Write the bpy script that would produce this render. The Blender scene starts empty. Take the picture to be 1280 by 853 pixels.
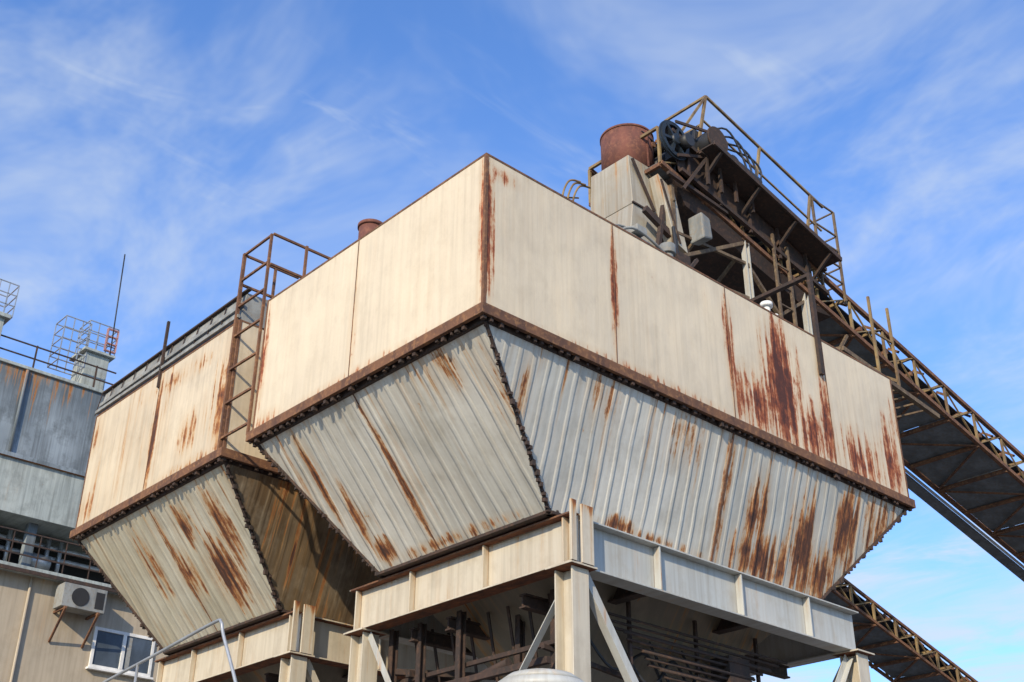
import bpy, bmesh, math, random
from mathutils import Vector, Matrix
random.seed(7)
S=bpy.context.scene
V=Vector
# ------------------------------------------------------------------ nodes
def newmat(name):
    m=bpy.data.materials.new(name);m.use_nodes=True
    nt=m.node_tree;nt.nodes.clear()
    o=nt.nodes.new("ShaderNodeOutputMaterial");b=nt.nodes.new("ShaderNodeBsdfPrincipled")
    nt.links.new(b.outputs[0],o.inputs[0])
    return m,nt,b
class N:
    def __init__(s,nt): s.nt=nt
    def n(s,t,**k):
        x=s.nt.nodes.new(t)
        for a,v in k.items(): setattr(x,a,v)
        return x
    def l(s,a,b): s.nt.links.new(a,b)
    def put(s,sock,v):
        if isinstance(v,bpy.types.NodeSocket): s.l(v,sock)
        else: sock.default_value=v
    def math(s,op,a,b=0.0,c=None,clamp=False):
        x=s.n("ShaderNodeMath",operation=op,use_clamp=clamp)
        s.put(x.inputs[0],a);s.put(x.inputs[1],b)
        if c is not None:s.put(x.inputs[2],c)
        return x.outputs[0]
    def vm(s,op,a,b):
        x=s.n("ShaderNodeVectorMath",operation=op);s.put(x.inputs[0],a);s.put(x.inputs[1],b)
        return x
    def noise(s,vec,scale=1,detail=4,rough=.55,dist=0):
        x=s.n("ShaderNodeTexNoise");s.l(vec,x.inputs["Vector"])
        x.inputs["Scale"].default_value=scale;x.inputs["Detail"].default_value=detail
        x.inputs["Roughness"].default_value=rough;x.inputs["Distortion"].default_value=dist
        return x.outputs["Fac"]
    def mr(s,v,a,b,c=0.,d=1.,smooth=False):
        x=s.n("ShaderNodeMapRange");x.clamp=True
        if smooth:x.interpolation_type='SMOOTHSTEP'
        s.put(x.inputs[0],v)
        for i,q in enumerate((a,b,c,d)): x.inputs[i+1].default_value=q
        return x.outputs[0]
    def mix(s,f,a,b,blend='MIX'):
        x=s.n("ShaderNodeMix",data_type='RGBA',blend_type=blend)
        s.put(x.inputs[0],f);s.put(x.inputs[6],a if not isinstance(a,tuple) else (*a[:3],1));s.put(x.inputs[7],b if not isinstance(b,tuple) else (*b[:3],1))
        return x.outputs[2]
    def ramp(s,f,stops):
        x=s.n("ShaderNodeValToRGB");s.l(f,x.inputs[0]);e=x.color_ramp.elements
        while len(e)<len(stops): e.new(.5)
        for i,(p,c) in enumerate(stops): e[i].position=p;e[i].color=(*c,1)
        return x.outputs[0]
RUST=[(0.0,(.50,.29,.11)),(.36,(.36,.155,.05)),(.66,(.20,.07,.028)),(1.0,(.07,.03,.02))]
def rusty(name,base,base2,amt=.5,patches=(),ribs=0.0,spots=.5,rough=.5,dirt=.22,stain=.3,panel=0.0,off=0.0,bump=.25,drips=(),red=1.0,can=2.2,dirtcol=(.30,.25,.18),halocol=(.47,.29,.13),ribh=.5):
    """weathered paint over steel; UV is metres (u across, v down the sheet)"""
    m,nt,b=newmat(name);k=N(nt)
    uv=k.n("ShaderNodeUVMap").outputs[0]
    sep=k.n("ShaderNodeSeparateXYZ");k.l(uv,sep.inputs[0]);U,W_=sep.outputs[0],sep.outputs[1]
    def sc(a,c,o=0):
        x=k.n("ShaderNodeCombineXYZ")
        k.l(k.math('MULTIPLY_ADD',U,a,o+off),x.inputs[0]);k.l(k.math('MULTIPLY_ADD',W_,c,o*.7),x.inputs[1]);x.inputs[2].default_value=off*3.1
        return x.outputs[0]
    nst=k.noise(sc(10.0,.42),1,4,.66,.12)      # vertical streaks
    nbl=k.noise(sc(.9,.8,3),1,2,.5)
    nfi=k.noise(sc(11,5.5,5),1,4,.72)
    nlo=k.noise(sc(.6,.5,9),1,3,.6)
    col=k.mix(k.mr(nlo,.35,.65),base,base2)
    nd=k.noise(sc(15,.5,11),1,3,.6)
    col=k.mix(k.math('MULTIPLY',k.mr(nd,.42,.75,0,dirt),k.mr(nlo,.3,.6,.4,1)),col,tuple(x*.72 for x in dirtcol))
    nd2=k.noise(sc(3,2.0,21),1,4,.72)
    col=k.mix(k.mr(nd2,.48,.75,0,dirt),col,dirtcol)
    if panel:
        w=k.n("ShaderNodeTexWhiteNoise",noise_dimensions='1D');k.l(k.math('FLOOR',k.math('DIVIDE',U,2.15)),w.inputs["W"])
        col=k.mix(k.math('MULTIPLY',w.outputs[0],panel),col,(.33,.34,.32))
    B_=k.mr(nbl,.42,.66)
    mask=k.math('MULTIPLY',k.math('MULTIPLY',k.mr(nst,.56,.76),B_),amt*1.4)
    halo=k.math('MULTIPLY',k.mr(nst,.45,.70),k.math('MULTIPLY',B_,stain))
    sp=k.mr(nd2,.69,.78,0,spots);mask=k.math('MAXIMUM',mask,sp)
    for (v0,kk,thr,am) in drips:      # runs starting at an edge v0 and fading down
        dv=k.math('MULTIPLY',k.math('SUBTRACT',W_,v0),kk)
        q=k.math('SUBTRACT',k.math('SUBTRACT',nst,thr),dv)
        mask=k.math('MAXIMUM',mask,k.mr(q,0,.14,0,am));halo=k.math('MAXIMUM',halo,k.mr(q,-.09,.09,0,am*.8))
    pm=None
    for (pu,pv,ru,rv,st) in patches:
        d=k.vm('MULTIPLY',k.vm('SUBTRACT',uv,(pu,pv,0)).outputs[0],(1/ru,1/rv,0)).outputs[0]
        Ln=k.vm('LENGTH',d,(0,0,0)).outputs["Value"]
        q=k.math('MULTIPLY',k.math('SUBTRACT',1.0,Ln,clamp=True),st)
        pm=q if pm is None else k.math('MAXIMUM',pm,q)
    if pm is not None:
        a=k.math('ADD',k.math('MULTIPLY',pm,.95),k.math('MULTIPLY',k.math('SUBTRACT',nst,.5),2.7))
        a=k.math('ADD',a,k.math('MULTIPLY',k.math('SUBTRACT',nfi,.5),.75))
        a=k.math('MULTIPLY',k.mr(a,.30,1.05),k.mr(pm,.0,.2))
        mask=k.math('MAXIMUM',mask,a)
        halo=k.math('MAXIMUM',halo,k.math('MULTIPLY',k.mr(pm,0,.6,0,.85),k.mr(nst,.34,.6,.1,1)))
    col=k.mix(halo,col,halocol)
    m2=k.math('ADD',mask,k.math('MULTIPLY',k.math('SUBTRACT',nfi,.5),1.2),clamp=True)
    rc=k.ramp(m2,[(p,(c[0],c[1]*red,c[2]*(.5+.5*red))) for p,c in RUST])
    f=k.mr(k.math('ADD',mask,k.math('MULTIPLY',k.math('SUBTRACT',nfi,.5),k.mr(mask,0,.2,0,.6))),.04,.42)
    col=k.mix(f,col,rc)
    k.l(col,b.inputs["Base Color"])
    k.l(k.mr(f,0,1,rough,.92),b.inputs["Roughness"])
    bm=k.n("ShaderNodeBump");bm.inputs["Strength"].default_value=bump;bm.inputs["Distance"].default_value=.03
    nb=k.noise(sc(1.25,1.0,51),1,2,.5)
    h=k.math('MULTIPLY',nb,can)
    h=k.math('ADD',h,k.math('MULTIPLY',k.noise(sc(20,16,61),1,1,.6),.10))
    if ribs:
        r=k.math('SINE',k.math('ADD',k.math('MULTIPLY',U,2*math.pi/ribs),k.math('MULTIPLY',nb,2.2)));r=k.mr(r,.35,.98,0,ribh,True)
        h=k.math('ADD',h,k.math('MULTIPLY',r,k.mr(nb,.35,.6,1.2,.6)))
    k.l(h,bm.inputs["Height"]);k.l(bm.outputs[0],b.inputs["Normal"])
    return m
def steel(name,c1,c2,c3,rough=.8,metal=0.0):
    """plain rusted / grimy section steel: two tones and flaking spots"""
    m,nt,b=newmat(name);k=N(nt);tc=k.n("ShaderNodeTexCoord").outputs["Object"]
    mp=k.n("ShaderNodeMapping");k.l(tc,mp.inputs[0]);mp.inputs["Scale"].default_value=(1,1,.45)
    n1=k.noise(mp.outputs[0],3.2,3,.65);n2=k.noise(tc,15,4,.7)
    col=k.mix(k.mr(n1,.40,.62),c1,c2);col=k.mix(k.mr(n2,.50,.68),col,c3)
    k.l(col,b.inputs["Base Color"]);b.inputs["Roughness"].default_value=rough;b.inputs["Metallic"].default_value=metal
    return m
def plain(name,c,rough=.6,metal=0,var=.15):
    return steel(name,tuple(x*(1-var) for x in c),tuple(min(1,x*(1+var)) for x in c),c,rough,metal)
# ------------------------------------------------------------------ mesh builder
def empty(name,loc=(0,0,0)):
    e=bpy.data.objects.new(name,None);bpy.context.collection.objects.link(e);e.location=loc;return e
class Part:
    def __init__(s,name,parent,mat,bevel=0):
        s.bm=bmesh.new();s.name=name;s.parent=parent;s.mat=mat;s.bevel=bevel
    def obox(s,c,ax,h):
        c=V(c);vs=[]
        for i in (-1,1):
            for j in (-1,1):
                for k in (-1,1): vs.append(s.bm.verts.new(c+ax[0]*h[0]*i+ax[1]*h[1]*j+ax[2]*h[2]*k))
        for f in ((0,1,3,2),(4,6,7,5),(0,4,5,1),(2,3,7,6),(0,2,6,4),(1,5,7,3)): s.bm.faces.new([vs[i] for i in f])
        return s
    def box(s,a,b):
        a=V(a);b=V(b);return s.obox((a+b)/2,(V((1,0,0)),V((0,1,0)),V((0,0,1))),((b-a)/2))
    def beam(s,p,q,w,h=None,up=(0,0,1),ou=0,os=0):
        h=w if h is None else h
        p=V(p);q=V(q);d=(q-p);L=d.length;d/=L;up=V(up)
        if abs(d.dot(up))>.98: up=V((1,0,0))
        sd=d.cross(up).normalized();u=sd.cross(d).normalized()
        return s.obox((p+q)/2+u*ou+sd*os,(d,sd,u),(L/2,w/2,h/2))
    def ibeam(s,p,q,h,w,up=(0,0,1),t=.02):
        s.beam(p,q,t,h-2*t-.002,up);s.beam(p,q,w,t,up,ou=h/2-t/2);s.beam(p,q,w,t,up,ou=-h/2+t/2)
        return s
    def lbar(s,p,q,w,up=(0,0,1)):
        t=.012;s.beam(p,q,t,w,up,os=w/2);s.beam(p,q,w-t,t,up,ou=-w/2+t/2);return s
    def cyl(s,p,q,r,seg=16,r2=None):
        p=V(p);q=V(q);r2=r if r2 is None else r2
        d=(q-p).normalized();a=d.orthogonal().normalized();b=d.cross(a)
        A=[];B=[]
        for i in range(seg):
            t=2*math.pi*i/seg;o=a*math.cos(t)+b*math.sin(t)
            A.append(s.bm.verts.new(p+o*r));B.append(s.bm.verts.new(q+o*r2))
        for i in range(seg):
            j=(i+1)%seg;f=s.bm.faces.new([A[i],A[j],B[j],B[i]]);f.smooth=seg>6
        s.bm.faces.new(A[::-1]);s.bm.faces.new(B)
        return s
    def hull(s,top,bot):
        T=[s.bm.verts.new(v) for v in top];B=[s.bm.verts.new(v) for v in bot];n=len(T)
        s.bm.faces.new(T);s.bm.faces.new(B[::-1])
        for i in range(n):
            j=(i+1)%n;s.bm.faces.new([T[i],B[i],B[j],T[j]])
        return s
    def bolts(s,p,q,step,sz=.03,jit=.0):
        p=V(p);q=V(q);L=(q-p).length;n=max(1,int(L/step))
        X=(V((1,0,0)),V((0,1,0)),V((0,0,1)))
        for i in range(n+1):
            if random.random()<.08: continue
            c=p.lerp(q,min(1,max(0,(i+random.uniform(-.25,.25))/n)))
            k=sz*random.uniform(.5,1.3)
            s.obox(c+V((random.uniform(-jit,jit),random.uniform(-jit,jit),random.uniform(-jit,jit))),X,(k/2,k/2,k/2*random.uniform(.7,1.5)))
        return s
    def done(s):
        bm=s.bm;bmesh.ops.recalc_face_normals(bm,faces=bm.faces)
        uv=bm.loops.layers.uv.new("UVMap");z=V((0,0,1))
        bm.normal_update()
        for f in bm.faces:
            n=f.normal
            if abs(n.z)>.97: t=V((1,0,0));w=V((0,1,0))
            else: t=z.cross(n).normalized();w=n.cross(t)
            for l in f.loops: l[uv].uv=(l.vert.co.dot(t),-l.vert.co.dot(w))
        me=bpy.data.meshes.new(s.name);bm.to_mesh(me);bm.free()
        o=bpy.data.objects.new(s.name,me);bpy.context.collection.objects.link(o)
        me.materials.append(s.mat);o.parent=s.parent
        if s.bevel:
            md=o.modifiers.new("b","BEVEL");md.width=s.bevel;md.segments=2;md.limit_method='ANGLE'
        return o
def tube(name,parent,mat,pts,r,cyc=False):
    cu=bpy.data.curves.new(name,'CURVE');cu.dimensions='3D';cu.bevel_depth=r;cu.bevel_resolution=2
    sp=cu.splines.new('POLY');sp.points.add(len(pts)-1)
    for i,p in enumerate(pts): sp.points[i].co=(*p,1)
    sp.use_cyclic_u=cyc;cu.materials.append(mat)
    o=bpy.data.objects.new(name,cu);bpy.context.collection.objects.link(o);o.parent=parent;return o
def smoothpts(pts,n=6):
    out=[];P=[V(p) for p in pts]
    for i in range(len(P)-1):
        a=P[max(i-1,0)];b=P[i];c=P[i+1];d=P[min(i+2,len(P)-1)]
        for j in range(n):
            t=j/n;out.append(.5*((2*b)+(c-a)*t+(2*a-5*b+4*c-d)*t*t+(-a+3*b-3*c+d)*t**3))
    out.append(P[-1]);return out
# ------------------------------------------------------------------ constants
W,L,H=4.539,8.275,2.0
a,b_,b2,h2,s2=1.501,.573,.921,1.735,1.803
Y0,Y1=5.259,9.751
GZ=-8.0
CR=(.69,.595,.44);CR2=(.62,.535,.40)
M_band=rusty("cream_painted_band",CR,CR2,.10,[(5.35,-.85,.66,1.35,1.35),(4.75,-.45,.65,.7,1.05),(5.95,-.35,.6,.7,1.0),(6.32,-.6,.25,1.1,1.05),(7.1,-.3,.9,.65,.9),(7.9,-.5,.5,1.0,.85),(8.2,-1.2,.18,.6,.75),
    (4.24,-1.0,.13,1.2,.8),(2.06,-1.0,.10,1.3,.6),(.25,-1.8,.4,.15,.5),(-.03,-1.0,.14,1.6,.95),(.03,-1.0,.14,1.6,.95),(-2.42,-.9,.12,1.3,.65),(-4.5,-1.0,.16,1.1,.75),(-4.3,-.1,.5,.2,.6),(2.8,-.05,2.5,.14,.5),(-2.3,-.05,2.2,.14,.45)],
    drips=((-2.0,.50,.64,.6),(-2.0,.10,.75,.5)),spots=.4,dirt=.27,stain=.18,rough=.5,bump=.5,red=.74,can=2.8,dirtcol=(.35,.29,.20))
M_band2=rusty("cream_painted_band_old",CR,(.58,.49,.36),.3,[(-7.5,-.9,.16,1.1,.95),(-5.45,-.9,.4,1.3,.95),(-6.4,-.6,.4,.5,.65),(-9.5,-.3,.35,.4,.6),(-9.6,-1.6,.3,.5,.6),(-7,-1.7,1.5,.25,.5),(-6.2,-.05,1.6,.2,.6)],drips=((-2.0,.35,.60,.75),),spots=.7,dirt=.36,stain=.4,off=13,bump=.4)
WH=(.66,.645,.585);WH2=(.55,.545,.495)
M_hop=rusty("ribbed_hopper_sheet",WH,WH2,.30,[(4.95,1.0,.30,.75,1.2),(5.15,1.55,.85,.5,1.2),(5.95,1.25,.42,1.0,1.25),(6.9,.75,.45,.8,1.15),(6.4,1.5,.4,.6,1.1),(4.25,1.1,.15,1.6,1.2),(2.6,1.72,.3,.15,1.0),(.75,.8,.18,.7,.7),(7.6,.5,.6,.7,.8),(3.2,1.75,1.4,.10,.6),(3.4,.4,.5,.6,.5),(1.9,.4,.5,.5,.45),
    (-3.3,2.05,.27,.26,1.25),(-3.75,.9,.16,.9,1.0),(-3.5,1.5,.18,.7,.9),(-.9,.35,.35,.5,.65),(-2.42,1.2,.09,1.4,.7),(-2.2,2.2,1.6,.12,.6),(-.3,.9,.25,1.2,.45)],
    drips=((.1,.14,.575,.85),(.1,.05,.655,.75)),ribs=.21,spots=.7,dirt=.46,stain=.38,panel=.38,off=3,rough=.46,bump=.62,dirtcol=(.30,.26,.19),ribh=.62)
M_hop2=rusty("ribbed_hopper_sheet_old",(.61,.59,.50),(.50,.47,.36),.55,[(-6.6,1.5,.5,.8,1.15),(-6.9,.7,.4,.5,.95),(-7.4,1.3,.35,.6,.9),(-6.1,.9,.3,.9,.9),(-8.2,1.0,.3,.8,.75),(-7.52,1.0,.09,1.3,.85)],drips=((.1,.14,.565,.85),),ribs=.21,spots=.8,dirt=.46,stain=.6,off=29,rough=.5,bump=.55)
M_hopdark=rusty("rusted_shaded_hopper_sheet",(.17,.115,.055),(.09,.06,.034),1.6,[(1.5,1.0,1.6,1.6,.9)],ribs=.21,spots=1,dirt=.7,stain=.5,off=17,rough=.7)  # heavy rust; colour also darkened to paint in shade from the neighbouring bin
M_gird=rusty("painted_girder",(.58,.525,.42),(.50,.455,.37),.35,spots=.8,dirt=.46,stain=.35,off=9,drips=((1.85,.9,.60,.8),))
M_gird2=rusty("painted_girder_grey",(.49,.50,.48),(.40,.42,.41),.4,spots=.7,dirt=.48,stain=.28,off=10)
M_chute=rusty("chute_paint",(.47,.44,.37),(.34,.32,.27),.6,spots=.9,dirt=.8,stain=.4,off=41)
M_cone=rusty("outlet_cone_sheet",(.21,.18,.135),(.14,.12,.09),.7,spots=.8,dirt=.6,stain=.4,off=14)
M_rust=steel("rusted_steel_angle",(.165,.078,.042),(.09,.045,.031),(.26,.13,.06),.88)
M_drust=steel("dark_rusted_steel",(.032,.023,.020),(.050,.030,.024),(.085,.047,.031),.85)
M_redrust=steel("red_rust_sheet",(.165,.060,.042),(.100,.040,.031),(.205,.085,.052),.85)
M_grey=steel("weathered_grey_sheet",(.29,.30,.29),(.17,.18,.18),(.24,.21,.17),.7)
M_pan=steel("grimy_conveyor_pan",(.16,.185,.21),(.10,.115,.13),(.13,.12,.11),.75)
M_yel=steel("ochre_painted_steel",(.28,.20,.09),(.12,.08,.045),(.20,.12,.06),.75)
M_brown=steel("brown_lattice_steel",(.15,.105,.065),(.085,.057,.04),(.20,.15,.09),.85)
M_galv=plain("galvanised_tube",(.42,.43,.43),.4,.6)
M_black=plain("black_machine",(.020,.021,.024),.55,.0)
M_blue=plain("dark_blue_machine",(.014,.022,.032),.5,.0)
M_conc=rusty("weathered_render_grey",(.29,.34,.38),(.12,.15,.18),.1,spots=.15,dirt=1.0,stain=.0,off=19,rough=.85,can=1,dirtcol=(.10,.12,.135),drips=((-6.32,.16,.47,.5),),halocol=(.10,.11,.12))
M_conc2=rusty("ledge_render",(.43,.47,.45),(.33,.37,.36),.12,spots=.3,dirt=.8,stain=.1,off=20,rough=.8,can=1,dirtcol=(.19,.21,.20))
M_beige=rusty("beige_render",(.48,.41,.31),(.39,.335,.26),.1,spots=.1,dirt=.5,stain=.2,off=22,rough=.85,can=1,drips=((-1.58,.5,.56,.3),))
M_white=plain("white_paint",(.72,.72,.70),.5)
M_glass=plain("window_glass",(.10,.13,.17),.08,.3)
M_dark=plain("dark_interior",(.02,.02,.022),.8)
M_redw=plain("faded_red_paint",(.42,.22,.20),.5)
# ------------------------------------------------------------------ bins
def make_bin(root,y0,y1,bb,bb2,mb,mh,mdark=None,seams_x=(2.06,4.24,6.45),seam_y=()):
    p=Part("bin_band",root,mb,.008);p.box((0,y0,0),(L,y1,H));p.done()
    Part("bin_roof",root,M_grey).box((.03,y0+.03,H+.003),(L-.03,y1-.03,H+.03)).done()
    f=Part("flange_angle",root,M_rust,.004);o=.055
    for (q,r) in (((-o,y0-o,-.10),(L+o,y0-.003,.025)),((-o,y1+.003,-.10),(L+o,y1+o,.025)),((-o,y0-.003,-.10),(-.003,y1+.003,.025)),((L+.003,y0-.003,-.10),(L+o,y1+.003,.025))): f.box(q,r)
    f.done()
    Part("flange_core",root,M_drust).box((.05,y0+.04,-.14),(L-.05,y1-.04,-.004)).done()
    bo=Part("flange_bolts",root,M_drust)
    bo.bolts((.02,y0-.0,-.12),(L,y0-.0,-.12),.12,.045,.012);bo.bolts((.0,y0+.03,-.12),(.0,y1,-.12),.12,.045,.012)
    ti=.08
    T=[(ti,y0+.05,-.13),(L-ti,y0+.05,-.13),(L-ti,y1-.05,-.13),(ti,y1-.05,-.13)]
    B=[(a,y0+bb,-h2),(L-s2,y0+bb,-h2),(L-s2,y1-bb2,-h2),(a,y1-bb2,-h2)]
    hp=Part("hopper_shell",root,mh);hp.hull(T,B);ho=hp.done()
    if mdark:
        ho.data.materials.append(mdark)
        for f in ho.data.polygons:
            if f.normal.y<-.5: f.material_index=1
    c=Part("hopper_corner_strips",root,M_drust)
    cen=V((4,(y0+y1)/2,-2))
    for i in range(4):
        t=V(T[i]);q=V(B[i]);out=V((t.x-cen.x,t.y-cen.y,0));out=V((math.copysign(1,out.x),math.copysign(1,out.y),0))*.012
        c.beam(t+out,q+out,.032,.032)
        bo.bolts(t+out*2.0,q+out*2.0,.06,.038,.018)
    for i in range(4):
        t=V(B[i]);q=V(B[(i+1)%4]);c.beam(t+V((0,0,-.02)),q+V((0,0,-.02)),.10,.035);bo.bolts(t+V((0,0,.02)),q+V((0,0,.02)),.14,.03,.005)
    c.done();bo.done()
    s=Part("panel_seams",root,M_rust)
    for x in seams_x: s.box((x-.005,y0-.007,.03),(x+.005,y0+.01,H-.02))
    for y in seam_y: s.box((-.007,y-.005,.03),(.01,y+.005,H-.02))
    s.box((-.008,y0-.008,.03),(.03,y0-.001,H+.01));s.box((-.008,y0-.001,.03),(-.001,y0+.03,H+.01))
    s.box((-.006,y0+.03,H-.014),(.02,y1,H+.012));s.box((.03,y0-.006,H-.014),(L,y0+.02,H+.012))
    s.box((-.006,y1-.03,.03),(.02,y1+.004,H-.02));s.box((L-.03,y0-.006,.03),(L+.004,y0+.02,H-.02))
    s.done()
    hs=Part("hopper_seams",root,M_rust)
    def onright(x,f): return V((x,y0+.05+(bb-.05)*f-.006,-.13+(-h2+.13)*f))
    for x in (4.24,): hs.beam(onright(x,0),onright(x,1),.03,.012,up=(0,-1,-.3))
    def onleft(y,f): return V((ti+(a-ti)*f-.006,y,-.13+(-h2+.13)*f))
    for y in seam_y: hs.beam(onleft(y,.0),onleft(y,1),.012,.01,up=(-1,0,-.8))
    hs.done()
    cn=Part("outlet_cone",root,M_cone);cy=(y0+y1)/2;e=.12
    T=[(a+e,y0+bb+e,-h2-.05),(L-s2-e,y0+bb+e,-h2-.05),(L-s2-e,y1-bb2-e,-h2-.05),(a+e,y1-bb2-e,-h2-.05)]
    B=[(3.6,cy-.4,-3.5),(4.5,cy-.4,-3.5),(4.5,cy+.4,-3.5),(3.6,cy+.4,-3.5)]
    cn.hull(T,B);cn.box((3.65,cy-.35,-4.2),(4.45,cy+.35,-3.5));cn.done()
def make_frame(root,y0,y1,bb,bb2,gm,gm2):
    gx=a+.07;gy=y0+bb-.28;gy2=y1-.22;gx2=L-s2+.62;zt=-h2-.055;h=.56;zc=zt-h/2
    g=Part("left_girder",root,gm,.004);g.ibeam((gx+.1,gy,zc),(gx+.1,gy2,zc),h,.24)
    for y in (gy+.15,gy+1.45,gy+2.8,gy2-.12): g.box((gx+.0,y-.012,zt-h+.025),(gx+.085,y+.012,zt-.025))
    g.done()
    g=Part("girder_edge_rust",root,M_rust)
    g.beam((gx-.024,gy+.02,zt-.012),(gx-.024,gy2-.02,zt-.012),.006,.02);g.done()
    g=Part("front_girder",root,gm2,.004);g.ibeam((gx+.24,gy+.18,zc),(gx2,gy+.18,zc),h,.24)
    for x in (gx+1.5,gx+3.0,gx+4.4): g.box((x-.012,gy+.07,zt-h+.025),(x+.012,gy+.165,zt-.025))
    g.ibeam((gx+.24,gy2-.2,zc),(gx2,gy2-.2,zc),h,.24);g.ibeam((gx2-.15,gy+.31,zc),(gx2-.15,gy2-.33,zc),h,.24)
    g.done()
    g=Part("cross_beams",root,M_drust)
    for x in (3.0,4.9): g.ibeam((x,gy+.31,zc-.18),(x,gy2-.33,zc-.18),.2,.15)
    for y in (gy+1.1,gy+2.4,gy+3.1): g.ibeam((gx+.3,y,zt-h-.13),(gx2-.3,y,zt-h-.13),.16,.1)
    g.beam((gx+.4,gy+.5,-2.75),(gx2-.5,gy2-.6,-2.75),.07,.07);g.beam((gx+.4,gy2-.5,-2.85),(gx2-.5,gy+.6,-2.85),.07,.07)
    g.done()
    c=Part("columns",root,gm,.004)
    cols=[(gx+.14,gy+.16),(gx+.14,gy2-.18),(gx2-.1,gy+.16),(gx2-.1,gy2-.18)]
    for x,y in cols:
        c.ibeam((x,y,zt-h-.03),(x,y,GZ),.27,.25,up=(0,1,0),t=.022);c.box((x-.2,y-.2,zt-h-.025),(x+.2,y+.2,zt-h-.002))
        c.box((x-.3,y-.3,GZ),(x+.3,y+.3,GZ+.04))
    c.box((gx-.06,gy-.05,zt-h+.0),(gx+.02,gy-.02,zt+.12));c.box((gx+.1,gy-.05,zt-h),(gx+.28,gy-.02,zt+.1))
    c.done()
    br=Part("knee_braces",root,gm2,.003)
    x,y=cols[0];br.lbar((x+.15,y,zt-h-.02),(x+1.5,y,-4.3),.10);br.lbar((x-.05,y+.15,-2.6),(x-.05,y+1.25,-3.9),.09)
    br.lbar((x+1.5,y,-4.3),(x+2.8,y,-6),.09)
    x,y=cols[1];br.lbar((x,y-.15,zt-h-.05),(x,y-1.3,-4.1),.09)
    x,y=cols[2];br.lbar((x-.1,y,zt-h-.05),(x-1.2,y,-3.9),.09);br.lbar((x,y+.15,zt-h-.05),(x,y+1.3,-3.9),.09)
    x,y=cols[3];br.lbar((x-.1,y,zt-h-.05),(x-1.2,y,-3.9),.09)
    br.done()
    hb=Part("lower_bracing",root,M_gird,.003)
    for (i,j) in ((0,1),(0,2),(1,3),(2,3)):
        hb.ibeam((cols[i][0],cols[i][1],-5.4),(cols[j][0],cols[j][1],-5.4),.25,.15)
    hb.done()
B1=empty("storage_hopper");make_bin(B1,0,W,b_,b2,M_band,M_hop,seam_y=(2.42,))
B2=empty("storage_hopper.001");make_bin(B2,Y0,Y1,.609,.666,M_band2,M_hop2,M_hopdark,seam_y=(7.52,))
F1=empty("steel_support_frame");make_frame(F1,0,W,b_,b2,M_gird,M_gird2)
F2=empty("steel_support_frame.001");make_frame(F2,Y0,Y1,.609,.666,M_gird,M_gird)
st=Part("hanging_angle",B1,M_drust);st.box((6.27,-.06,1.38),(6.35,-.012,3.0));st.box((6.27,-.06,3.0),(6.35,1.9,3.05));st.done()
g=Part("roof_cover",B2,M_grey)
g.hull([(.09,Y0+.05,2.50),(L,Y0+.05,2.95),(L,Y1,2.95),(.09,Y1,2.46)],[(.02,Y0+.04,2.035),(L,Y0+.04,2.035),(L,Y1+.02,2.035),(.02,Y1+.02,2.035)]);g.done()
g=Part("cover_edge",B2,M_drust);g.beam((.07,Y0-.05,2.52),(.07,Y1+.05,2.48),.06,.025)
for i in range(12):
    y=Y0+.2+i*.4;g.beam((.01,y,2.06),(.07,y,2.48),.015,.012)
g.beam((-.02,7.54,1.75),(-.02,7.54,2.9),.04,.04);g.done()
g=Part("cover_battens",B2,M_grey);g.beam((.02,Y0,2.28),(.02,Y1,2.22),.02,.06);g.beam((-.02,Y0+.02,2.07),(-.02,Y1,2.07),.04,.05);g.done()
e=empty("roof_vent_pipe");Part("pipe",e,M_redrust).cyl((.78,3.32,2.03),(.78,3.32,2.95),.17,24).cyl((.78,3.32,2.95),(.78,3.32,3.0),.19,24).done()
e=empty("access_ladder");p=Part("stringers",e,M_rust)
ya,yb=4.60,5.32
p.beam((-.03,yb,-.1),(-.03,yb,3.12),.045,.045);p.beam((-.03,ya,.0),(-.03,ya,3.12),.035,.035)
p.beam((.5,yb,2.0),(.5,yb,3.1),.035,.035);p.beam((.5,ya-.1,2.0),(.5,ya-.1,3.1),.035,.035)
p.done()
p=Part("rungs",e,M_rust)
for z in (.18,.7,1.22,1.74,2.22,2.66,3.1): p.beam((-.03,ya,z),(-.03,yb,z),.03,.03)
for z in (2.6,3.1):
    p.beam((-.03,ya-.05,z),(1.7,ya-.05,z),.032,.032);p.beam((-.03,yb,z),(.9,yb,z),.032,.032)
p.beam((1.7,ya-.05,2),(1.7,ya-.05,3.1),.035,.035);p.done()
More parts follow.
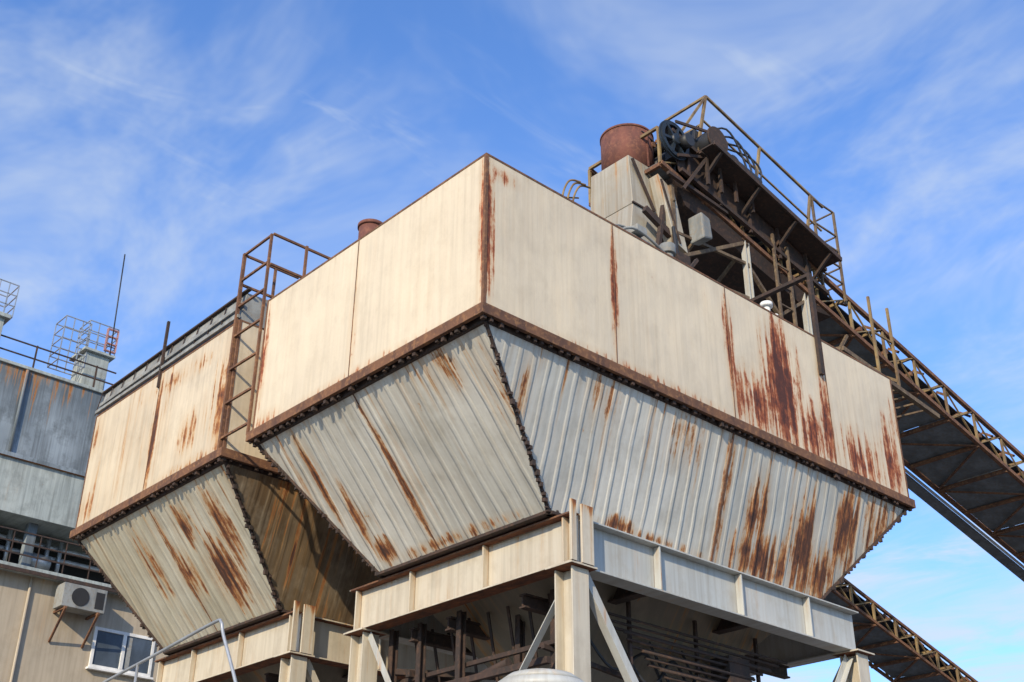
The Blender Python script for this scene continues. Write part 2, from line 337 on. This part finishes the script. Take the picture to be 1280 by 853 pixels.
# ------------------------------------------------------------------ conveyor
def conveyor(root,x0,x1,zf,ya,yb,h,bay,chord=.08,mat_c=M_rust,mat_l=M_yel,pan=M_pan):
    A=lambda x,y,dz=0:V((x,y,zf(x)+dz))
    c=Part("truss_chords",root,mat_c)
    for y in (ya,yb):
        for dz in (0,-h): c.beam(A(x0,y,dz),A(x1,y,dz),chord,chord)
    c.done()
    l=Part("truss_lattice",root,mat_l);ribs=Part("underside_ribs",root,mat_c);n=int((x1-x0)/bay)
    for i in range(n+1):
        x=x0+i*bay
        for y in (ya,yb):
            l.beam(A(x,y,-h),A(x,y,0),.045,.045)
            if i<n:
                l.beam(A(x,y-.01,-h),A(x+bay,y-.01,0),.032,.02)
                l.beam(A(x,y+.015,0),A(x+bay,y+.015,-h),.032,.02)
        ribs.beam(A(x,ya,-h-.04),A(x,yb,-h-.04),.06,.07);l.beam(A(x,ya,0.02),A(x,yb,.02),.05,.05)
        if i<n: ribs.beam(A(x,ya if i%2 else yb,-h-.05),A(x+bay,yb if i%2 else ya,-h-.05),.04,.03)
    l.done();ribs.done()
    p=Part("bottom_pan",root,pan);xx=x0
    while xx<x1-.1:
        xe=min(x1,xx+bay*2-.02);d=random.uniform(-.012,.012)
        p.hull([A(xx,ya+.06,-h+.03+d),A(xe,ya+.06,-h+.03+d),A(xe,yb-.06,-h+.03+d),A(xx,yb-.06,-h+.03+d)],[A(xx,ya+.06,-h+.015+d),A(xe,ya+.06,-h+.015+d),A(xe,yb-.06,-h+.015+d),A(xx,yb-.06,-h+.015+d)]);xx+=bay*2
    p.done()
    bt=Part("belt",root,M_black);m=(yb-ya)*.22
    bt.hull([A(x0,ya+m,.16),A(x1,ya+m,.16),A(x1,yb-m,.16),A(x0,yb-m,.16)],[A(x0,ya+m,.14),A(x1,ya+m,.14),A(x1,yb-m,.14),A(x0,yb-m,.14)]);bt.done()
    r=Part("idler_rollers",root,M_rust);x=x0+.3
    while x<x1:
        r.cyl(A(x,ya+m,.09),A(x,yb-m,.09),.05,8);r.beam(A(x,ya+.1,-.02),A(x,ya+m*.9,.14),.03,.05);x+=bay*.8
    r.done()
zf=lambda x:6.07-.2265*(x-6.25)
C1=empty("belt_conveyor");ya,yb=1.82,3.40
conveyor(C1,5.3,60,zf,ya,yb,.7,1.05)
A=lambda x,y,dz=0:V((x,y,zf(x)+dz))
p=Part("head_side_plates",C1,M_drust)
for y in (ya-.06,yb+.06):
    p.hull([A(5.5,y-.01,.04),A(9.3,y-.01,-.06),A(9.3,y+.01,-.06),A(5.5,y+.01,.04)],[A(5.7,y-.01,-.6),A(9.3,y-.01,-.34),A(9.3,y+.01,-.34),A(5.7,y+.01,-.6)])
p.hull([A(5.6,ya,-.76),A(9.9,ya,-.76),A(9.9,yb,-.76),A(5.6,yb,-.76)],[A(6.0,ya+.1,-1.0),A(9.2,ya+.1,-.95),A(9.2,yb-.1,-.95),A(6.0,yb-.1,-1.0)])
for x in (5.9,6.7,7.5,8.3,9.1): p.beam(A(x,ya-.1,-.62),A(x,ya-.1,.05),.05,.05)
p.beam(A(5.5,ya-.1,.05),A(9.7,ya-.1,.05),.1,.07);p.beam(A(5.7,ya-.1,-.6),A(9.7,ya-.1,-.45),.07,.07)
p.done()
p=Part("walkway_grating",C1,M_drust);p.beam(A(6.1,ya-.3,.02),A(9.6,ya-.3,.02),.42,.03);p.beam(A(6.1,ya-.52,.02),A(9.6,ya-.52,.02),.04,.09)
for x in (6.3,7.3,8.3,9.3): p.beam(A(x,ya-.5,-.03),A(x,ya,-.45),.05,.05)
p.done()
for i,(y,dz,r,mt) in enumerate(((yb+.12,-.55,.03,M_galv),(yb+.2,-.62,.022,M_white),(yb+.05,-.82,.03,M_galv))): tube("service_pipe_%d"%i,C1,mt,[A(9,y,dz),A(60,y,dz)],r)
p=Part("cable_tray",C1,M_pan);p.beam(A(10,yb+.30,-.75),A(60,yb+.30,-.75),.26,.04);p.done()
t=Part("trestle_legs",C1,M_gird2)
for x in (7.5,9.15):
    for y in (ya+.05,yb-.05): t.ibeam((x,y,2.03),(x,y,zf(x)-.75),.11,.10,up=(1,0,0),t=.015)
t.done()
t=Part("trestle_bracing",C1,M_brown)
for y in (ya+.05,yb-.05):
    t.beam((5.5,y,3.85),(7.45,y,5.0),.06,.06);t.beam((5.6,y,3.7),(7.5,y,3.9),.06,.06);t.beam((5.6,y,4.4),(7.5,y,4.6),.05,.05)
    t.beam((5.6,y,2.03),(5.6,y,5.3),.07,.07);t.beam((7.5,y,4.6),(9.1,y,3.2),.06,.06);t.beam((7.5,y,3.3),(9.1,y,4.5),.05,.05);t.beam((7.5,y,3.4),(9.1,y,3.4),.06,.06)
    t.beam((9.15,y,3.2),(11.4,y,3.2),.06,.06);t.beam((9.15,y,2.7),(10.4,y,4.3),.05,.05)
for x in (5.6,6.5,7.5,9.15):
    t.beam((x,ya,3.8),(x,yb,3.8),.07,.07);t.beam((x,ya,2.6),(x,yb,3.9),.05,.05);t.beam((x,yb,3.9),(x,ya,5.0),.05,.05)
t.done()
t=Part("ground_trestles",C1,M_rust)
for x in (24,38,52):
    z=zf(x)-.7
    for y,dy in ((ya,-.6),(yb,.6)): t.ibeam((x,y,z),(x,y+dy,GZ),.2,.2,up=(1,0,0))
    t.beam((x,ya-.2,z*.5+GZ*.5),(x,yb+.2,z*.5+GZ*.5),.1,.1)
t.done()
r=Part("guard_rail",C1,M_yel)
nrm=V((.26,0,1)).normalized()
def post(x,y,h,w=.045): r.beam(A(x,y,0),A(x,y,0)+nrm*h,w,w)
hs=1.65;yr=ya-.05
for x in (6.2,7.7,9.2): post(x,yr,hs)
for f,w in ((1,.042),(.62,.03),(.3,.028)):
    r.beam(A(6.2,yr)+nrm*hs*f,A(9.6,yr)+nrm*hs*f,w,w)
r.beam(A(6.2,yr)+nrm*hs,A(6.2,ya+.9)+nrm*hs,.042,.042);r.beam(A(6.2,yr)+nrm*.9,A(6.2,ya+.9)+nrm*.9,.035,.035);post(6.2,ya+.9,hs)
r.beam(A(6.2,yr)+nrm*1.65,A(5.7,yr)+nrm*.1,.04,.04)
for x in (6.4,8.0,9.6,11.0): post(x,yb+.05,1.2,.035)
r.beam(A(6.4,yb+.05)+nrm*1.2,A(11,yb+.05)+nrm*1.2,.035,.035)
r.done()
r=Part("end_gate",C1,M_brown)
for x in (9.66,10.36):
    r.beam((x,yr,4.9),(x,yr,6.95),.042,.042);r.beam((x,ya+.7,4.9),(x,ya+.7,6.95),.032,.032)
for z in (5.35,5.7,6.05,6.4,6.95):
    r.beam((9.66,yr,z),(10.36,yr,z),.028,.028);r.beam((10.36,yr,z),(10.36,ya+.7,z),.026,.026)
r.done()
r=Part("walkway_posts",C1,M_yel)
for x in (9.7,10.3):
    r.beam((x,.95,2.9),(x,.95,4.45),.042,.042)
    r.beam((x,.95,3.0),(x,1.8,3.6),.05,.05)
r.beam((9.7,.95,3.75),(10.3,.95,3.75),.03,.03)
r.done()
r=Part("walkway_stringer",C1,M_brown)
r.beam((8.6,.95,3.02),(11.5,.95,2.7),.08,.08);r.beam((8.6,.95,3.02),(8.6,1.8,3.2),.06,.06)
r.beam((8.5,1.7,3.0),(8.5,1.7,5.3),.05,.05);r.beam((8.1,1.7,3.2),(8.1,1.7,5.4),.045,.045)
for z in (3.6,4.0,4.4,4.8): r.beam((8.1,1.7,z),(8.5,1.7,z),.025,.025)
for i in range(9): r.beam((8.8+i*.3,.95,3.02-.033*i),(8.8+i*.3,1.8,3.1-.033*i),.03,.03)
r.done()
# ------------------------------------------------------------------ discharge head: chute, drum, drive
e=empty("discharge_chute")
p=Part("chute_body",e,M_chute,.01)
p.hull([(4.9,2.15,5.72),(5.72,2.15,5.72),(5.72,3.0,5.72),(4.9,3.0,5.72)],[(4.9,2.1,4.75),(5.62,2.1,4.75),(5.62,3.05,4.75),(4.9,3.05,4.75)])
p.hull([(4.9,2.1,4.74),(5.62,2.1,4.74),(5.62,3.05,4.74),(4.9,3.05,4.74)],[(4.6,2.2,2.03),(5.2,2.2,2.03),(5.2,3.0,2.03),(4.6,3.0,2.03)])
p.hull([(5.3,1.88,5.40),(5.7,1.88,5.2),(5.7,2.08,5.2),(5.3,2.08,5.40)],[(5.6,1.85,4.2),(5.9,1.85,4.1),(5.9,2.08,4.1),(5.6,2.08,4.2)])
p.done()
p=Part("chute_box",e,M_grey,.03);p.hull([(6.0,1.6,4.85),(6.22,1.6,4.8),(6.22,1.9,4.8),(6.0,1.9,4.85)],[(6.02,1.6,4.35),(6.26,1.6,4.42),(6.26,1.9,4.42),(6.02,1.9,4.35)]);p.done()
p=Part("chute_ribs",e,M_drust);p.beam((4.92,2.085,5.62),(5.4,2.08,4.8),.05,.03,up=(0,1,0));p.beam((5.35,1.865,5.3),(5.7,1.84,4.2),.03,.03);p.beam((4.88,2.09,4.75),(5.64,2.09,4.75),.03,.03)
p.beam((5.0,1.95,4.6),(6.0,1.95,4.2),.08,.12);p.beam((5.1,1.9,3.4),(5.5,1.95,5.0),.07,.07);p.box((5.15,1.7,3.3),(5.75,2.05,3.9));p.done()
p=Part("rusty_drum",e,M_redrust);p.cyl((5.42,2.62,5.723),(5.42,2.62,6.55),.45,48)
p.cyl((5.42,2.62,6.52),(5.42,2.62,6.56),.462,48);p.box((5.40,2.15,5.75),(5.43,2.172,6.5));p.done()
e=empty("conveyor_drive")
def wheel(part,c,r,t,spokes=6,teeth=40):
    c=V(c);n=48
    for i in range(n):
        a0=2*math.pi*i/n;a1=2*math.pi*(i+1)/n;ri,ro=r*.8,r
        P=lambda rr,aa,yy:V((c.x+rr*math.cos(aa),c.y+yy,c.z+rr*math.sin(aa)))
        part.hull([P(ri,a0,-t),P(ro,a0,-t),P(ro,a1,-t),P(ri,a1,-t)],[P(ri,a0,t),P(ro,a0,t),P(ro,a1,t),P(ri,a1,t)])
    for i in range(teeth):
        a0=2*math.pi*i/teeth;part.beam(c+V((math.cos(a0),0,math.sin(a0)))*r*.98,c+V((math.cos(a0),0,math.sin(a0)))*r*1.08,t*1.4,.028,up=(0,1,0))
    for i in range(spokes):
        a0=2*math.pi*i/spokes+.2;part.beam(c,c+V((math.cos(a0),0,math.sin(a0)))*r*.9,t*1.2,.09,up=(0,1,0))
    part.cyl(c+V((0,-t*2,0)),c+V((0,t*2,0)),r*.28,16)
p=Part("sprocket_wheel",e,M_blue);wheel(p,(5.55,1.7,6.1),.34,.04);p.done()
p=Part("head_pulley",e,M_black);p.cyl((5.55,1.75,6.1),(5.55,2.1,6.1),.06,12);p.cyl((6.0,1.95,6.0),(6.0,3.2,6.0),.3,24)
p.box((5.6,1.78,5.85),(5.95,1.95,6.3));p.box((5.8,1.9,5.45),(6.3,3.3,5.9));p.cyl((5.72,1.5,6.1),(5.72,1.66,6.1),.12,16);p.done()
p=Part("drive_motor",e,M_black,.01);p.box((6.2,1.75,6.08),(7.5,2.5,6.17));p.box((6.25,1.8,6.17),(6.75,2.35,6.78))
p.cyl((6.75,2.1,6.58),(7.3,2.1,6.58),.25,20);p.cyl((7.3,2.1,6.58),(7.42,2.1,6.58),.19,20);p.box((6.85,1.80,6.62),(7.1,1.96,6.9))
for i in range(10): p.cyl((6.79+i*.045,2.1,6.58),(6.80+i*.045,2.1,6.58),.275,20)
p.cyl((6.45,1.5,6.45),(6.45,1.8,6.45),.22,18);p.box((6.3,2.35,6.17),(6.9,2.9,6.95));p.cyl((6.6,2.6,6.95),(6.6,2.6,7.1),.12,12)
p.cyl((7.0,1.55,6.3),(7.0,1.8,6.3),.16,16);p.box((6.0,1.75,6.2),(6.25,2.0,6.5));p.done()
p=Part("gear_guard",e,M_drust);p.cyl((6.45,1.46,6.45),(6.45,1.50,6.45),.26,24);p.beam((5.55,1.64,6.46),(6.4,1.64,6.7),.03,.05);p.beam((5.55,1.64,5.77),(6.45,1.64,6.17),.03,.05);p.done()
p=Part("second_gearbox",e,M_black,.01);p.box((6.95,1.7,5.9),(7.7,2.6,6.1));p.cyl((7.0,1.62,6.2),(7.6,1.62,6.12),.18,16);p.cyl((7.6,1.62,6.12),(7.7,1.62,6.11),.13,16);p.done()
p=Part("drive_bracketry",e,M_drust)
for x in (6.25,6.6,7.0,7.45): p.beam((x,1.6,5.5),(x,1.6,6.1),.05,.05)
p.beam((6.1,1.6,6.1),(7.7,1.6,6.0),.06,.06);p.beam((5.7,1.7,5.2),(6.3,1.6,6.1),.05,.05);p.beam((5.4,1.75,5.4),(6.9,1.75,5.3),.06,.06);p.done()
for j in range(4): tube("drive_cable_%d"%j,e,M_black,smoothpts([(6.5+.1*j,1.9,6.8),(6.9+.2*j,1.6,7.0-.1*j),(7.3+.15*j,1.55,6.4),(7.4,1.6,5.8)]),.018)
e=empty("roof_vibrator_unit")
p=Part("unit_body",e,M_grey,.01);p.box((3.0,.75,2.035),(3.9,1.2,2.5));p.cyl((3.1,.9,2.75),(3.75,.9,2.75),.13,18);p.box((3.2,.8,2.5),(3.6,1.05,2.66));p.cyl((4.15,.85,2.03),(4.15,.85,2.85),.08,14);p.cyl((4.15,.85,2.85),(4.15,.85,3.0),.12,14);p.box((3.35,.7,2.85),(3.55,.95,2.95));p.done()
p=Part("rocker_arm",e,M_drust);p.box((4.5,1.0,2.03),(5.2,1.4,2.75));p.cyl((4.4,1.2,2.9),(5.3,1.2,2.8),.1,12);p.beam((4.3,1.0,2.3),(5.0,1.0,3.2),.05,.05);p.beam((5.2,1.1,2.2),(4.6,1.1,3.3),.05,.05);p.box((3.9,1.25,2.6),(4.3,1.5,3.15));p.done()
for j in range(5):
    pts=[(3.45+.40*math.cos(t*.3)+j*.03,.95+.09*j,2.8+.22*math.sin(t*.3)+.025*j) for t in range(21)]
    tube("hose_coil_%d"%j,e,M_black if j%2 else M_grey,pts,.018,True)
tube("hose_run",e,M_black,smoothpts([(3.3,.9,2.9),(3.9,1.0,2.6),(4.4,1.1,2.9),(4.9,1.3,2.75),(5.3,1.6,3.6),(5.5,1.8,4.4)]),.03)
tube("hose_run_b",e,M_grey,smoothpts([(2.9,.9,2.4),(3.1,.7,2.75),(3.6,.7,2.8),(4.6,.8,2.5),(5.2,1.0,2.3)]),.02)
e=empty("roof_valve");p=Part("valve_body",e,M_white);p.cyl((5.55,.25,2.03),(5.55,.25,2.3),.05,12);p.cyl((5.55,.25,2.3),(5.55,.25,2.36),.09,12);p.cyl((5.75,.25,2.03),(5.75,.25,2.25),.04,12);p.box((5.5,.2,2.15),(5.8,.3,2.2));p.done()
e=empty("roof_guard_hoops")
for j,x in enumerate((4.5,4.62,4.74)):
    tube("hoop_%d"%j,e,M_yel,smoothpts([(x,3.3,3.5),(x-.12,3.2,4.9),(x,3.15,5.5),(x+.25,3.1,5.6)]),.018)
tube("hoop_bar",e,M_yel,[(4.4,3.25,4.8),(4.8,3.2,5.0)],.015)
tube("hoop_bar_b",e,M_yel,[(4.4,3.25,5.2),(4.8,3.2,5.35)],.015)
C2=empty("belt_conveyor.001")
zf2=lambda x:1.42-.268*(x-14.8)
conveyor(C2,8.6,48,zf2,5.3,6.5,.45,.8,chord=.06)
t=Part("trestles",C2,M_rust)
for x in (22,34):
    for y,dy in ((5.3,-.4),(6.5,.4)): t.ibeam((x,y,zf2(x)-.45),(x,y+dy,GZ),.18,.18,up=(1,0,0))
for y in (5.3,6.5): t.beam((9.0,y,2.3),(9.0,y,-6.5),.12,.12);t.box((8.8,y-.2,GZ),(9.2,y+.2,-6.5))
t.done()
# ------------------------------------------------------------------ pipework under frame
e=empty("pneumatic_pipework")
p=Part("pipe_bundle",e,M_drust)
for i in range(11):
    z=-2.5-.055*i;y=.9+.05*(i%3);p.cyl((2.7+.1*i,y,z-.05),(6.1-.12*i,y,z-.05),.018,8)
for x in (3.2,4.4,5.6): p.beam((x,1.0,-2.3),(x,1.0,-3.2),.04,.04)
p.done()
p=Part("hangers",e,M_drust)
for y,x in ((3.85,1.95),(3.35,2.0),(2.6,2.0),(2.0,2.4),(1.2,2.2)): p.ibeam((x,y,-2.33),(x,y,-3.7),.09,.08,up=(1,0,0),t=.012)
p.beam((1.9,1.0,-3.2),(1.9,4.1,-3.2),.07,.07);p.beam((2.1,.9,-2.95),(2.1,4.1,-2.95),.05,.05);p.beam((2.0,1.2,-3.0),(5.0,1.2,-3.3),.05,.05);p.beam((2.0,3.6,-2.9),(6,3.6,-2.9),.08,.08)
for i in range(8): p.beam((2.2,1.3+.35*i,-2.35),(2.6,1.5+.35*i,-3.3),.03,.03)
p.done()
p=Part("air_cylinders",e,M_drust);p.cyl((1.95,2.3,-3.2),(1.95,1.7,-3.1),.05,12);p.cyl((5.0,1.2,-3.1),(5.8,1.2,-2.9),.08,12);p.cyl((4.6,1.1,-3.45),(5.9,1.1,-3.45),.05,12);p.box((4.9,.9,-3.0),(5.3,1.2,-2.65));p.done()
for i in range(5): tube("air_hose_%d"%i,e,M_black,smoothpts([(2.6+i*.6,1.3,-2.5),(3.0+i*.6,1.1,-3.1-.1*i),(3.7+i*.5,1.2,-2.8),(4.2+i*.5,1.3,-3.3)]),.018)
e=empty("tubular_handrail");tube("rail",e,M_galv,smoothpts([(-2,4.6,-3.83),(-2,3.29,-3.69),(-2,2.2,-3.59),(-2,1.25,-3.5),(-2,1.1,-3.52),(-2,1.03,-3.65),(-2,.73,-4.10),(-2,.3,-4.8)],5),.015)
p=Part("posts",e,M_galv)
for y,z in ((4.6,-3.83),(2.6,-3.63)): p.cyl((-2,y,z),(-2,y,-5),.014,10)
p.box((-2.4,0,-5.05),(-1.6,5,-5))
for y in (.2,4.8): p.box((-2.35,y,GZ),(-2.25,y+.1,-5.05));p.box((-1.75,y,GZ),(-1.65,y+.1,-5.05))
p.done()
e=empty("dust_filter_vessel");p=Part("shell",e,M_gird2);p.cyl((0,-.86,GZ),(0,-.86,-4.15),.42,40)
rr=[(.42,-4.15),(.38,-4.06),(.28,-3.99),(.14,-3.955),(.02,-3.945)]
for i in range(4): p.cyl((0,-.86,rr[i][1]),(0,-.86,rr[i+1][1]),rr[i][0],40,rr[i+1][0])
p.done()
# ------------------------------------------------------------------ building
BL=empty("industrial_building");YB=17.75
X0,X1=-9,9.5
Part("lower_walls",BL,M_beige).box((X0,YB,GZ),(X1,YB+9,1.62)).done()
Part("eave",BL,M_conc2,.01).box((X0-.1,YB-.28,1.62),(X1+.1,YB+9.1,1.74)).done()
p=Part("eave_trim",BL,M_drust);p.box((X0-.1,YB-.31,1.58),(X1+.1,YB-.283,1.66));p.done()
Part("recess_back",BL,M_dark).box((X0,YB+1.5,1.74),(X1,YB+9,2.87)).done()
Part("ledge_band",BL,M_conc2,.01).box((X0,YB-.12,2.87),(X1,YB+9,4.12)).done()
Part("ledge_lip",BL,M_conc,.01).box((X0,YB-.2,4.10),(X1,YB-.123,4.2)).done()
Part("upper_walls",BL,M_conc,.01).box((X0,YB,4.12),(X1-6.0,YB+9,6.32)).done()
Part("parapet_cap",BL,M_conc2,.01).box((X0,YB-.06,6.323),(X1-5.95,YB+.3,6.4)).done()
p=Part("downpipe",BL,M_conc);p.cyl((1.35,YB-.05,4.2),(1.35,YB-.05,6.3),.035,10);p.done()
p=Part("recess_columns",BL,M_conc)
for x in (-3,.4,2.2,5,8): p.box((x,YB+.2,1.74),(x+.2,YB+.4,2.87))
p.done()
p=Part("balcony_rail",BL,M_drust)
for i in range(28):
    x=X0+i*.6;p.beam((x,YB-.15,1.74),(x,YB-.15,2.5),.022,.022)
for z in (2.0,2.25,2.5): p.beam((X0,YB-.15,z),(X1,YB-.15,z),.03,.03)
p.done()
p=Part("recess_equipment",BL,M_grey);p.box((.9,YB+.4,1.75),(1.6,YB+.9,2.6));p.box((-.2,YB+.5,1.75),(.3,YB+.9,2.3));p.done()
p=Part("recess_pipes",BL,M_galv)
for z in (2.35,2.6): p.cyl((X0,YB+.8,z),(X1,YB+.8,z),.06,10)
for x in (2.0,2.4,2.9,3.2): p.cyl((x,YB+.7,1.75),(x,YB+.7,2.8),.05,10)
p.cyl((2.3,YB+.5,2.1),(2.9,YB+.5,2.1),.18,16);p.done()
p=Part("roof_rail",BL,M_drust)
for i in range(9):
    x=X0+i*1.5;p.beam((x,YB+.1,6.4),(x,YB+.1,7.05),.035,.035)
for z in (6.7,7.02): p.beam((X0,YB+.1,z),(3.5,YB+.1,z),.03,.03)
p.done()
p=Part("window_frame",BL,M_white,.005);wx0,wx1,wz0,wz1=4.02,5.5,-.08,.82
for (q,r) in (((wx0,YB-.05,wz1-.07),(wx1,YB-.002,wz1)),((wx0,YB-.05,wz0),(wx1,YB-.002,wz0+.07)),((wx0,YB-.05,wz0+.07),(wx0+.07,YB-.002,wz1-.07)),((wx1-.07,YB-.05,wz0+.07),(wx1,YB-.002,wz1-.07)),((4.72,YB-.055,wz0+.07),(4.8,YB-.002,wz1-.07))): p.box(q,r)
p.box((wx0-.05,YB-.12,wz0-.05),(wx1+.05,YB-.002,wz0-.003));p.done()
Part("window_glass",BL,M_glass).box((wx0+.07,YB-.02,wz0+.07),(4.72,YB-.004,wz1-.07)).box((4.8,YB-.03,wz0+.07),(wx1-.07,YB-.004,wz1-.07)).done()
p=Part("window_curtain",BL,M_grey);p.box((4.85,YB-.033,wz0+.1),(4.95,YB-.031,wz1-.1));p.done()
p=Part("wall_conduit",BL,M_beige)
for x in (2.4,6.2): p.cyl((x,YB-.05,GZ),(x,YB-.05,1.58),.03,8)
p.done()
e=empty("air_conditioner_unit");p=Part("casing",e,M_grey,.01);p.box((2.95,YB-.55,.98),(3.95,YB-.12,1.5));p.done()
p=Part("grille",e,M_dark);p.cyl((3.35,YB-.56,1.24),(3.35,YB-.551,1.24),.2,24);p.box((3.7,YB-.556,1.05),(3.9,YB-.551,1.42));p.done()
p=Part("bracket",e,M_rust)
for x in (3.05,3.8):
    p.beam((x,YB-.6,.95),(x,YB,.95),.05,.05);p.beam((x,YB-.58,.93),(x,YB-.02,.3),.045,.045)
p.done()
e=empty("rooftop_stair_tower");p=Part("shaft",e,M_conc2,.01);p.box((2.75,YB+.3,6.32),(3.35,YB+1.0,7.45));p.box((2.65,YB+.2,7.45),(3.45,YB+1.1,7.52));p.done()
def cage(part,x0,x1,y0,y1,z0,z1,nx=4,nz=4,w=.022):
    for i in range(nx+1):
        x=x0+(x1-x0)*i/nx
        for y in (y0,y1): part.beam((x,y,z0),(x,y,z1),w,w)
    for j in range(nz+1):
        z=z0+(z1-z0)*j/nz
        for y in (y0,y1): part.beam((x0,y,z),(x1,y,z),w,w)
        for x in (x0,x1): part.beam((x,y0,z),(x,y1,z),w,w)
p=Part("safety_cage",e,M_galv);cage(p,2.1,2.75,YB+.3,YB+.9,7.0,8.2,3,4);cage(p,2.7,3.45,YB+.3,YB+.9,7.5,8.3,3,3);p.done()
p=Part("aviation_frame",e,M_redw);cage(p,3.15,3.42,YB+.2,YB+.26,7.6,8.2,1,3,.022);p.done()
e=empty("radio_antenna");p=Part("mast",e,M_black);p.cyl((3.3,YB+.2,7.5),(3.2,YB+.2,10.4),.018,8);p.done()
e=empty("rooftop_stair_tower.001");p=Part("shaft",e,M_conc2,.01);p.box((-.3,YB,6.42),(.6,YB+.9,7.4));p.box((-.4,YB-.1,7.4),(.7,YB+1,7.5));p.done()
p=Part("safety_cage",e,M_galv);cage(p,0.1,.75,YB,YB+.7,7.5,8.35,3,3);p.done()
m,nt,bs=newmat("yard_ground");k=N(nt);tc=k.n("ShaderNodeTexCoord").outputs["Object"]
col=k.mix(k.mr(k.noise(tc,.3,6,.6),.35,.65),(.13,.12,.105),(.21,.19,.165));k.l(col,bs.inputs["Base Color"]);bs.inputs["Roughness"].default_value=.9
gr=Part("ground",None,m);gr.bm.faces.new([gr.bm.verts.new(v) for v in ((-1500,-1500,GZ),(1500,-1500,GZ),(1500,1500,GZ),(-1500,1500,GZ))]);gr.done()
# ------------------------------------------------------------------ light and sky
sd=V((-.78,-.43,.41)).normalized()
el=math.asin(sd.z);rot=math.atan2(sd.x,sd.y)
sl=bpy.data.lights.new("sun","SUN");sl.energy=4.9;sl.angle=math.radians(.5);sl.color=(1,.84,.60)
so=bpy.data.objects.new("sun",sl);bpy.context.collection.objects.link(so);so.rotation_euler=sd.to_track_quat('Z','Y').to_euler();so.location=sd*60
wd=bpy.data.worlds.new("World");S.world=wd;wd.use_nodes=True;nt=wd.node_tree;nt.nodes.clear();k=N(nt)
try:
    wd.cycles.sampling_method='MANUAL';wd.cycles.sample_map_resolution=256
except Exception: pass
out=k.n("ShaderNodeOutputWorld");bg=k.n("ShaderNodeBackground");k.l(bg.outputs[0],out.inputs[0])
sky=k.n("ShaderNodeTexSky",sky_type='NISHITA');sky.sun_disc=False;sky.sun_elevation=el;sky.sun_rotation=rot%(2*math.pi);sky.ozone_density=2.0;sky.dust_density=.5;sky.air_density=1.0
tc=k.n("ShaderNodeTexCoord").outputs["Generated"];sp=k.n("ShaderNodeSeparateXYZ");k.l(tc,sp.inputs[0])
zz=k.math('MAXIMUM',sp.outputs[2],.06)
cb=k.n("ShaderNodeCombineXYZ");k.l(k.math('DIVIDE',sp.outputs[0],zz),cb.inputs[0]);k.l(k.math('DIVIDE',sp.outputs[1],zz),cb.inputs[1])
mp=k.n("ShaderNodeMapping");k.l(cb.outputs[0],mp.inputs[0]);mp.inputs["Rotation"].default_value=(0,0,math.radians(-20));mp.inputs["Scale"].default_value=(1.5,.9,1);mp.inputs["Location"].default_value=(2.3,1.4,0)
n1=k.noise(mp.outputs[0],1.9,5,.62,.5);n2=k.noise(cb.outputs[0],.9,2,.5,.2)
mp2=k.n("ShaderNodeMapping");k.l(cb.outputs[0],mp2.inputs[0]);mp2.inputs["Rotation"].default_value=(0,0,math.radians(30));mp2.inputs["Scale"].default_value=(1.8,4.2,1)
n3=k.noise(mp2.outputs[0],1.3,4,.62,1.3)
cl=k.math('MULTIPLY',k.mr(n1,.36,.74,0,.75,True),k.mr(n2,.33,.60,.45,1,True))
cl=k.math('ADD',cl,k.math('MULTIPLY',k.mr(n3,.55,.80,0,.5,True),k.mr(n2,.42,.58,0,1,True)))
hz=k.mr(sp.outputs[2],.15,.68,.62,0)
cl=k.math('ADD',cl,k.math('MULTIPLY',hz,k.mr(n1,.28,.62,.15,1)),clamp=True)
cl=k.math('MULTIPLY_ADD',cl,.80,.03)
skc=k.mix(1.0,sky.outputs[0],(1.0,1.55,2.3),'MULTIPLY')
fin=k.mix(cl,skc,(5.4,6.0,6.7))
k.l(fin,bg.inputs[0]);bg.inputs[1].default_value=.13
# ------------------------------------------------------------------ camera
pit,psi,roll=.49646,.83268,.00836
F=V((math.cos(pit)*math.cos(psi),math.cos(pit)*math.sin(psi),math.sin(pit)));R=V((math.sin(psi),-math.cos(psi),0));U=R.cross(F)
R2=R*math.cos(roll)+U*math.sin(roll);U2=-R*math.sin(roll)+U*math.cos(roll)
cd=bpy.data.cameras.new("camera");cd.sensor_width=36;cd.lens=36*1512.49/1280;cd.clip_end=5000;cd.clip_start=.1
co=bpy.data.objects.new("camera",cd);bpy.context.collection.objects.link(co)
mt=Matrix((R2,U2,-F)).transposed().to_4x4();mt.translation=V((-7.195,-8.365,-6.383));co.matrix_world=mt
S.camera=co
S.view_settings.view_transform='Standard';S.view_settings.look='None';S.view_settings.exposure=0
